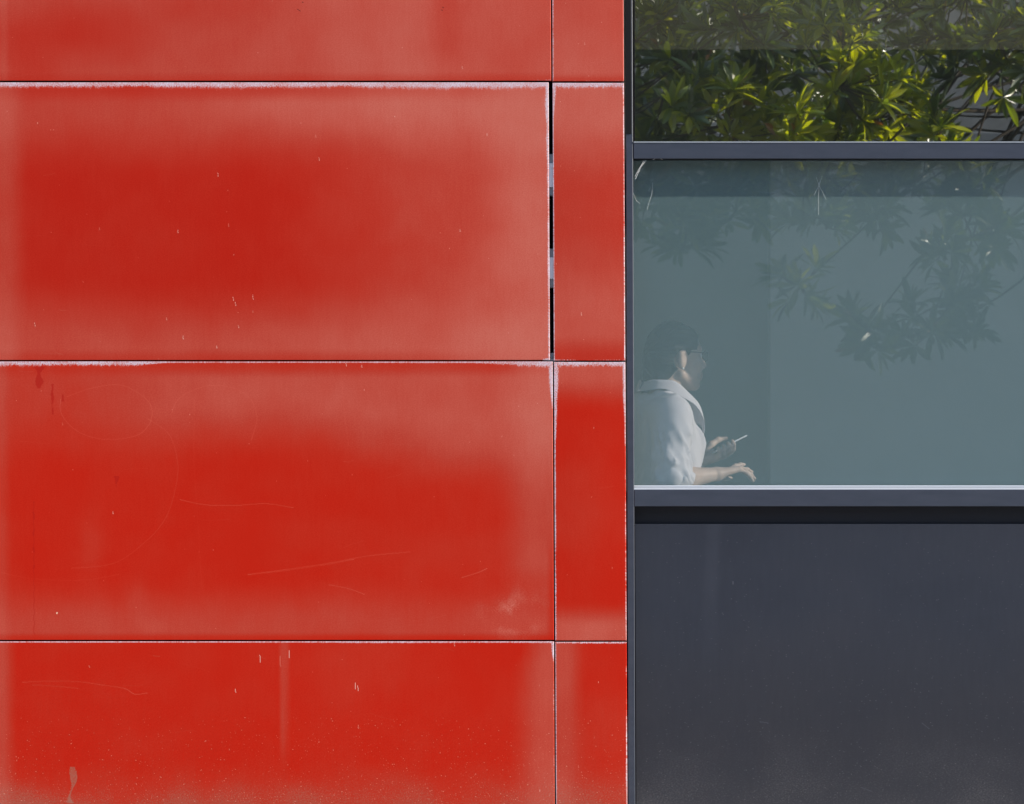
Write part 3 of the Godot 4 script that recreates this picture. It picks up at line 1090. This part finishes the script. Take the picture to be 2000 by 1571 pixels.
# ------------------------------------------------------------------ build
func _ready() -> void:
	# camera
	var cam := Camera3D.new()
	cam.name = "camera"
	cam.position = Vector3(0, CY, D)
	cam.keep_aspect = Camera3D.KEEP_HEIGHT
	cam.fov = rad_to_deg(2.0 * atan(785.5 / (S * D)))
	cam.near = 0.1
	cam.far = 800.0
	add_child(cam, true)
	# sky
	var env := Environment.new()
	env.background_mode = Environment.BG_SKY
	var sky := Sky.new()
	var sm_ := ProceduralSkyMaterial.new()
	sm_.sky_top_color = Color(0.43, 0.51, 0.63)
	sm_.sky_horizon_color = Color(0.78, 0.80, 0.81)
	sm_.sky_curve = 0.18
	sm_.ground_bottom_color = Color(0.36, 0.35, 0.34)
	sm_.ground_horizon_color = Color(0.6, 0.64, 0.68)
	sm_.sky_energy_multiplier = 1.3
	sky.sky_material = sm_
	env.sky = sky
	env.tonemap_mode = Environment.TONE_MAPPER_LINEAR
	env.tonemap_exposure = 1.78
	env.sdfgi_enabled = true
	env.ssao_enabled = true
	env.ssil_enabled = true
	var we := WorldEnvironment.new()
	we.name = "world_environment"
	we.environment = env
	add_child(we, true)
	# sun: high on the right, raking along the facade
	var sun := DirectionalLight3D.new()
	sun.name = "sun"
	sun.light_energy = 1.6
	sun.light_angular_distance = 0.5
	sun.light_color = Color(1.0, 0.96, 0.9)
	sun.shadow_enabled = true
	var az := deg_to_rad(80.0)
	var el := deg_to_rad(20.0)
	sun.basis = Basis.looking_at(-Vector3(sin(az) * cos(el), sin(el), cos(az) * cos(el)))
	add_child(sun, true)

	rng.seed = 11
	soft = noise_bytes(0.012, 3, 4)
	fine = noise_bytes(0.35, 4, 2)
	streak = noise_bytes(0.12, 5, 3, 0.125)
	materials()
	surroundings()
	facade()
	webs()
	person()


func materials() -> void:
	M.skin = mat(lin(0.46, 0.345, 0.285), 0.5, 0.4)
	M.hair = mat(lin(0.014, 0.012, 0.011), 0.62, 0.3)
	M.eye = mat(lin(0.7, 0.68, 0.64), 0.2)
	M.frame_dark = mat(lin(0.012, 0.012, 0.014), 0.35)
	M.pearl = mat(lin(0.85, 0.82, 0.78), 0.2, 0.8)
	M.shirt = mat(lin(0.53, 0.52, 0.565), 0.85, 0.25)
	M.trousers = mat(lin(0.03, 0.032, 0.04), 0.85, 0.25)
	M.silver = mat(lin(0.72, 0.74, 0.76), 0.28, 0.5, 0.6)
	M.screen = mat(lin(0.01, 0.011, 0.012), 0.08, 0.6)
	# the dark grey aluminium of the window
	M.alu = mat(Color.WHITE, 0.42, 0.5)
	M.alu.albedo_texture = noise_tex(0.02, Color8(55, 61, 74), Color8(62, 67, 80), 8, 3)
	M.alu.uv1_triplanar = true
	M.alu.uv1_world_triplanar = true
	M.alu.uv1_scale = Vector3(1.2, 6.0, 1.2)
	M.gasket = mat(lin(0.008, 0.008, 0.009), 0.7, 0.3)
	M.drip = mat(lin(0.014, 0.015, 0.022), 0.5, 0.4)  # near-black: the shade under the sill put into a colour
	M.bead = mat(Color8(206, 210, 216), 0.5, 0.5)
	M.zinc = mat(Color8(150, 156, 162), 0.5, 0.5, 0.25)
	M.cavity = mat(lin(0.006, 0.006, 0.006), 0.95, 0.1)
	M.slate = mat(Color.WHITE, 0.38, 0.5)
	M.slate.albedo_texture = slate_coat()
	# solar glass: a half-silvered coat that mirrors part of the light and lets the rest through
	var orm := Image.create_empty(4, 4, false, Image.FORMAT_RGB8)
	orm.fill(Color(1, 0.012, 1))
	var ot := ImageTexture.create_from_image(orm)
	M.mirror = []
	for a in [0.49, 0.075]:
		var g := ORMMaterial3D.new()
		g.orm_texture = ot
		g.albedo_color = Color(0.96, 0.97, 0.96, a)
		g.transparency = BaseMaterial3D.TRANSPARENCY_ALPHA
		M.mirror.append(g)
	M.veil = mat(lin(0.205, 0.322, 0.338, 0.42), 0.2, 0.2)
	M.veil.transparency = BaseMaterial3D.TRANSPARENCY_ALPHA
	M.room = mat(Color.WHITE, 0.9, 0.2)
	M.room.albedo_texture = noise_tex(0.01, Color8(150, 154, 152), Color8(164, 168, 164), 15)
	M.room.uv1_triplanar = true
	M.screen_wall = mat(Color8(176, 182, 180), 0.85, 0.25)
	M.partition = mat(Color8(196, 202, 200), 0.85, 0.25)
	M.carpet = mat(Color8(140, 138, 132), 0.95, 0.1)
	M.blind = mat(Color8(108, 106, 92), 0.9, 0.1)
	M.web = mat(Color8(222, 222, 220), 0.8, 0.3)
	# outside
	M.bark = mat(Color.WHITE, 0.9, 0.2)
	M.bark.albedo_texture = noise_tex(0.05, Color8(44, 38, 34), Color8(92, 84, 76), 16)
	M.bark.uv1_triplanar = true
	M.bark.uv1_scale = Vector3(6, 1.5, 6)
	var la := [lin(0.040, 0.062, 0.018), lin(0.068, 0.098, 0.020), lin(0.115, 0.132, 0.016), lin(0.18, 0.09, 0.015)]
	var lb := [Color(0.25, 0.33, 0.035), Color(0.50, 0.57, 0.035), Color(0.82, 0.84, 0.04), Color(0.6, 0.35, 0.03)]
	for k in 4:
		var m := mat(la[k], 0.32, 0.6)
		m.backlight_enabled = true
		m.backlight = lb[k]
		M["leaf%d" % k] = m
	M.paving = mat(Color.WHITE, 0.9, 0.3)
	M.paving.albedo_texture = noise_tex(0.03, Color8(150, 146, 140), Color8(186, 182, 174), 17)
	M.paving.uv1_triplanar = true
	M.paving.uv1_scale = Vector3(0.8, 0.8, 0.8)
	M.asphalt = mat(Color.WHITE, 0.92, 0.3)
	M.asphalt.albedo_texture = noise_tex(0.2, Color8(52, 52, 54), Color8(76, 76, 78), 18)
	M.asphalt.uv1_triplanar = true
	M.asphalt.uv1_scale = Vector3(0.7, 0.7, 0.7)
	M.earth = mat(Color8(104, 98, 88), 0.95, 0.1)
	M.concrete = mat(Color.WHITE, 0.9, 0.3)
	M.concrete.albedo_texture = noise_tex(0.015, Color8(126, 122, 116), Color8(150, 146, 140), 19)
	M.concrete.uv1_triplanar = true
	M.concrete.uv1_scale = Vector3(0.3, 0.3, 0.3)
	M.lime = mat(Color.WHITE, 0.9, 0.3)
	M.lime.albedo_texture = noise_tex(0.01, Color8(214, 212, 202), Color8(230, 228, 220), 20)
	M.lime.uv1_triplanar = true
	M.lime.uv1_scale = Vector3(0.4, 0.4, 0.4)


func ground(called: String, lo: Vector3, hi: Vector3, m: Material) -> void:
	obj(called, box(lo, hi, 0.0), m).set_meta("kind", "structure")


func surroundings() -> void:
	ground("ground", Vector3(-300, -0.4, -300), Vector3(300, -0.16, 300), M.earth)
	ground("pavement", Vector3(-40, -0.158, -0.08), Vector3(40, 0.03, 4.2), M.paving)
	ground("road", Vector3(-40, -0.158, 4.2), Vector3(40, -0.09, 11.6), M.asphalt)
	ground("verge", Vector3(-40, -0.158, 11.6), Vector3(40, 0.03, 16.0), M.paving)


func facade() -> void:
	var b := thing("building", "modern building front of weathered red metal panels beside a dark framed window", "building")
	# backing wall behind the cladding, with its dark air gap
	obj("backing_wall", box(Vector3(-4.6, -0.1, -0.10), Vector3(0.372, 6.0, -0.055)), M.cavity, b)
	obj("wall_lining", box(Vector3(-4.6, 0.136, -0.125), Vector3(0.370, 3.499, -0.102)), M.partition, b)  # unseen pale lining, added to bounce light back onto the person
	# cladding: measured joints
	var rows := [[-385.0, 157.5], [161.0, 703.5], [706.5, 1250.5], [1253.5, 1625.0]]
	var main_r := [1079.6, 1074.3, 1079.6, 1079.6]
	var says := [["chalky upper red panel with a plain lower edge", "slim pale pink-red panel at the top"], ["red panel with a frosted white top edge and pale borders", "slim red panel with pale top and bottom beside the wide gap"], ["scratched red panel with looping marks and drip stains", "slim deep red panel with a pale band along its foot"], ["deep red bottom panel with a pale streak and muddy foot", "slim bottom panel, pale along its left side"]]
	var bows := [0.003, 0.004, -0.003, 0.003]
	var first := []
	for i in 4:
		for j in 2:
			var id := ("main_%d" if j == 0 else "slim_%d") % i
			var x0 := -36.0 if j == 0 else 1082.2
			var x1: float = main_r[i] if j == 0 else 1221.5
			var y0: float = rows[i][0] + (1.0 if j == 1 and i > 0 else 0.0)
			var y1: float = rows[i][1] + (1.0 if j == 1 else 0.0)
			var m := mat(Color.WHITE, 0.5, 0.22)
			m.albedo_texture = coat(id, x0, maxf(y0, -10.0), x1, minf(y1, 1640.0), i * 2 + j + 1)
			m.texture_repeat = false
			# the top row's coat covers the part near its lower edge; mirror it upwards
			if i == 0:
				m.texture_repeat = true
				m.uv1_scale = Vector3(1, (y1 - y0) / (y1 + 10.0), 1)
				m.uv1_offset = Vector3(0, 1.0 - (y1 - y0) / (y1 + 10.0), 0)
			var o := obj("cladding_panel", panel_mesh(x0, y0, x1, y1, bows[i] if j == 0 else 0.001), m, b, says[i][j])
			if j == 0: first.append(o)
	for o in first:          # the next bay to the left, out of the picture
		var c: MeshInstance3D = o.duplicate()
		c.position.x = -1.925
		c.set_meta("label", "red panel of the next bay to the left")
		b.add_child(c, true)
	# the panels' carrier rails, seen through the wide gap
	for y in [[303, 384], [487, 563], [690, 716]]:
		obj("support_bracket", box(W(1060, y[1], -0.05), W(1100, y[0], -0.05) + Vector3(0, 0, 0.036), 0.001), M.zinc, b)
		obj("bracket_plate", box(W(1062, y[1] - 18, -0.0135), W(1098, y[0] + 16, -0.0135) + Vector3(0, 0, 0.006), 0.001), M.bead, b)
	# upper storey above the cladding
	obj("parapet_wall", box(Vector3(-4.6, 3.55, -0.30), Vector3(6.0, 6.0, -0.0)), M.lime, b)
	# window
	var w := Node3D.new()
	w.name = "window"
	b.add_child(w, true)
	var zf := -0.006          # face of the frame
	var right := 3600.0
	for side in [[1222.5, 1236.5], [right, right + 60.0]]:
		var mull := start()
		add_box(mull, W(side[0] + 2.0, 1625, zf) - Vector3(0, 0, 0.09), W(side[1] + 1.5, -420, zf), 0.0015)
		obj("mullion", leaned(mull), M.alu, w)          # leans as the cladding does
	var dark_reflection := start()
	add_box(dark_reflection, W(1223.8, 262, zf + 0.001), W(1235.5, -419, zf + 0.003), 0.001)
	obj("dark_reflection", leaned(dark_reflection), M.gasket, w)  # added black strip: the dark reflection on the upper mullion, as colour
	obj("transom", box(W(1237.5, 310, zf) - Vector3(0, 0, 0.085), W(right, 278, zf), 0.0016), M.alu, w)
	obj("transom_highlight", box(W(1237.5, 279.3, zf + 0.001) - Vector3(0, 0, 0.05), W(right, 276.4, zf + 0.002), 0.0008), M.zinc, w)  # added pale strip: the highlight along the transom's top edge, as colour
	obj("sill_rail", box(W(1239, 989.5, zf) - Vector3(0, 0, 0.085), W(right, 956.5, zf), 0.0016), M.alu, w)
	obj("head_rail", box(W(1237.5, -380, zf) - Vector3(0, 0, 0.085), W(right, -420, zf), 0.0016), M.alu, w)
	obj("glazing_bead", box(W(1238, 957, zf - 0.008), W(right, 953.2, zf - 0.002), 0.0008), M.bead, w)
	obj("glazing_bead", box(W(1238, 952.6, zf - 0.05), W(right, 948.8, zf - 0.03), 0.0008), M.bead, w)
	obj("gasket", box(W(1236.6, 277, zf - 0.05), W(1240, -380, zf - 0.012)), M.gasket, w)
	obj("gasket", box(W(1237, 313.5, zf - 0.05), W(right, 310.2, zf - 0.012)), M.gasket, w)
	obj("pane", sheet(W(1234, 280, -0.0600), W(right, -381, -0.0600), -0.0600), M.mirror[0], w, "upper pane mirroring green leaves")
	obj("pane", sheet(W(1234, 956, -0.0600), W(right, 309, -0.0600), -0.0600), M.mirror[1], w, "grey-green middle pane")
	obj("inner_pane", sheet(W(1234, 956, -0.0660), W(right, 309, -0.0660), -0.0660), M.veil, w, "hazy inner pane of the double glazing")
	# dark panel under the window
	obj("spandrel_panel", panel_mesh(1239.5, 1025, 2700, 1632, 0.001, 0.006, zf - 0.0285), M.slate, b, "dark slate-grey metal panel under the window")
	obj("spandrel_panel", panel_mesh(2704, 1025, right - 2.0, 1632, 0.001, 0.006, zf - 0.0285), M.slate, b)
	obj("sill_shade_strip", box(W(1238, 1030, zf) - Vector3(0, 0, 0.08), W(right, 986, zf) - Vector3(0, 0, 0.05)), M.drip, b)  # added dark strip, standing in for the shadow under the sill
	obj("spandrel_wall", box(Vector3(0.375, -0.1, -0.126), Vector3(4.58, FY(962), -0.097)), M.room, b)
	# blind behind the upper pane
	obj("roller_blind", box(W(1236, 97, -0.12), W(right, -370, -0.12) + Vector3(0, 0, 0.002)), M.blind, b)
	# right end of the front
	obj("end_wall", box(Vector3(4.59, -0.1, -0.30), Vector3(6.0, 3.55, -0.02)), M.lime, b)
	# room
	obj("room_floor", box(Vector3(-4.6, -0.1, -6.2), Vector3(6.0, 0.135, -0.127)), M.carpet, b)
	obj("room_ceiling", box(Vector3(-4.6, 3.5, -6.2), Vector3(6.0, 3.7, -0.127)), M.room, b)
	obj("room_wall", box(Vector3(-4.6, 0.136, -2.4), Vector3(6.0, 3.499, -2.2)), M.partition, b)
	obj("room_wall", box(Vector3(-0.3, 0.136, -2.199), Vector3(-0.15, 3.499, -0.127)), M.partition, b)  # unseen side wall, added close in to bounce sun onto the person
	obj("room_wall", box(Vector3(5.8, 0.136, -2.199), Vector3(6.0, 3.499, -0.127)), M.room, b)
	obj("partition", box(Vector3(W(1505, 785, -1.5).x, 0.137, -1.62), Vector3(5.7, 2.5, -1.5)), M.screen_wall, b)
	obj("roof", box(Vector3(-4.7, 6.0, -6.3), Vector3(6.1, 6.2, 0.1)), M.concrete, b)

	# across the street: low pale wall, grey building and the trees that the glass mirrors
	var lw := thing("garden_wall", "pale rendered wall across the street", "wall", Vector3(0, 0.03, 13.0))
	obj("wall", box(Vector3(-18, 0, 0), Vector3(18, 3.62, 0.25)), M.lime, lw)
	obj("coping", box(Vector3(-18.05, 3.62, -0.05), Vector3(18.05, 3.7, 0.3), 0.01), M.concrete, lw)
	var ob := thing("opposite_building", "plain grey building across the street", "building", Vector3(0, -0.16, 16.0))
	obj("wall", box(Vector3(-16, 0, 0), Vector3(16, 7.5, 8)), M.concrete, ob)
	obj("roof", box(Vector3(-16.2, 7.5, -0.2), Vector3(16.2, 7.75, 8.2), 0.02), M.cavity, ob)
	trees()


func FY(py: float) -> float:
	return CY - (py - 785.5) / S


func sheet(a: Vector3, c: Vector3, z: float) -> ArrayMesh:
	var st := start()
	quad(st, Vector3(a.x, c.y, z), Vector3(c.x, c.y, z), Vector3(c.x, a.y, z), Vector3(a.x, a.y, z), Vector3.BACK)
	return st.commit()


func leaned(st: SurfaceTool) -> ArrayMesh:
	var m := st.commit()
	var a := m.surface_get_arrays(0)
	var v: PackedVector3Array = a[Mesh.ARRAY_VERTEX]
	for i in v.size():
		v[i].x += (CY - v[i].y) * 0.0036
	a[Mesh.ARRAY_VERTEX] = v
	var o := ArrayMesh.new()
	o.add_surface_from_arrays(Mesh.PRIMITIVE_TRIANGLES, a)
	return o


func trees() -> void:
	rng.seed = 4
	var A := []
	var B := []
	# [x, y, reach, bright] as they lie in the mirror
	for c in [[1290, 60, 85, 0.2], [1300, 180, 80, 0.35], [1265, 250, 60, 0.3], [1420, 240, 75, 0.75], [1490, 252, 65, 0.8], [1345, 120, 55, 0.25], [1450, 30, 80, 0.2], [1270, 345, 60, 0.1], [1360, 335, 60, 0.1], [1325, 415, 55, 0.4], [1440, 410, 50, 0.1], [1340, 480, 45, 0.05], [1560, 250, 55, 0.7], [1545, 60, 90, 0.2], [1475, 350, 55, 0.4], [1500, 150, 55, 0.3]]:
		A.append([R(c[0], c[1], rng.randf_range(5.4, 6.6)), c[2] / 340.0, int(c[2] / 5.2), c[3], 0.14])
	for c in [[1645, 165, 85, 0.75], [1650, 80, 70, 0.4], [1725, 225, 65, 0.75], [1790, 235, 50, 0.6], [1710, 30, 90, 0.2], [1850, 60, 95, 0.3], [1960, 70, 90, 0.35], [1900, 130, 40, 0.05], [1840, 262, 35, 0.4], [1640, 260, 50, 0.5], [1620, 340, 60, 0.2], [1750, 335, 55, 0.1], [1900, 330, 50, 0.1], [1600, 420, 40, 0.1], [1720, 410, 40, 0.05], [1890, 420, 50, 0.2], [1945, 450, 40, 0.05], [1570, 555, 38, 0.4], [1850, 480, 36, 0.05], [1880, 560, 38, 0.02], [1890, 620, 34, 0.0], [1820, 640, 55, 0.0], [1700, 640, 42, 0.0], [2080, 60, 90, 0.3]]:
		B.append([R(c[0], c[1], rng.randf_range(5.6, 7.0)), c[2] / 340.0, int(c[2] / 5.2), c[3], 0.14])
	# the rest of the crowns, out of the mirror's reach
	for i in 14:
		A.append([R(rng.randf_range(900, 1230), rng.randf_range(-260, 300), rng.randf_range(5.6, 8.0)), 0.26, 12, 0.3, 0.14])
	for i in 16:
		A.append([R(rng.randf_range(1240, 1560), rng.randf_range(-330, -20), rng.randf_range(5.8, 8.0)), 0.28, 12, 0.3, 0.14])
		B.append([R(rng.randf_range(1560, 2160), rng.randf_range(-330, -20), rng.randf_range(5.8, 8.0)), 0.28, 12, 0.3, 0.14])
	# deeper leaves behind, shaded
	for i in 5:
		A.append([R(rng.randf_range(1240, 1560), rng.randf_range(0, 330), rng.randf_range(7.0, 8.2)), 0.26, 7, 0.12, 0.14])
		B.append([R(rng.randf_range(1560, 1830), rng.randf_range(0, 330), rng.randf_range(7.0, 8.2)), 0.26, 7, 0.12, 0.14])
	make_tree("leafy tree across the pavement, nearer the red panels", Vector3(-1.15, 0.03, 6.7), R(660, 200, 6.7), A)
	make_tree("leafy tree across the pavement, standing farther right", Vector3(R(2130, 0, 7.0).x, -0.09, 7.0), R(2120, -160, 7.0), B)


func web(label: String, strands: Array, z: float, r: float) -> void:
	var t := thing("cobweb", label, "cobweb", W(strands[0][0][0], strands[0][0][1], z))
	for s in strands:
		var p := []
		for q in s: p.append(W(q[0], q[1], z) - t.position)
		var w := start()
		var rr := []
		rr.resize(p.size())
		rr.fill(r)
		tube(w, p, rr, 4)
		obj("strand", w.commit(), M.web, t)


func webs() -> void:
	web("pale cobweb strands in the window's top left corner under the transom", [[[1240, 345], [1248, 330], [1258, 314]], [[1241, 350], [1252, 326], [1262, 313]], [[1243, 338], [1250, 334]], [[1275, 312], [1286, 308], [1294, 312]]], -0.012, 0.0006)
	web("loose cobweb threads on the hazy pane beside the mullion", [[[1237, 378], [1243, 392], [1250, 398]], [[1275, 357], [1273, 380], [1267, 398], [1264, 410]]], -0.056, 0.0003)
	web("star-shaped cobweb on the middle of the hazy pane", [[[1599, 420], [1599, 390], [1600, 356]], [[1600, 362], [1594, 345]], [[1600, 362], [1606, 344]], [[1600, 362], [1614, 390]], [[1600, 362], [1590, 382]]], -0.057, 0.00025)
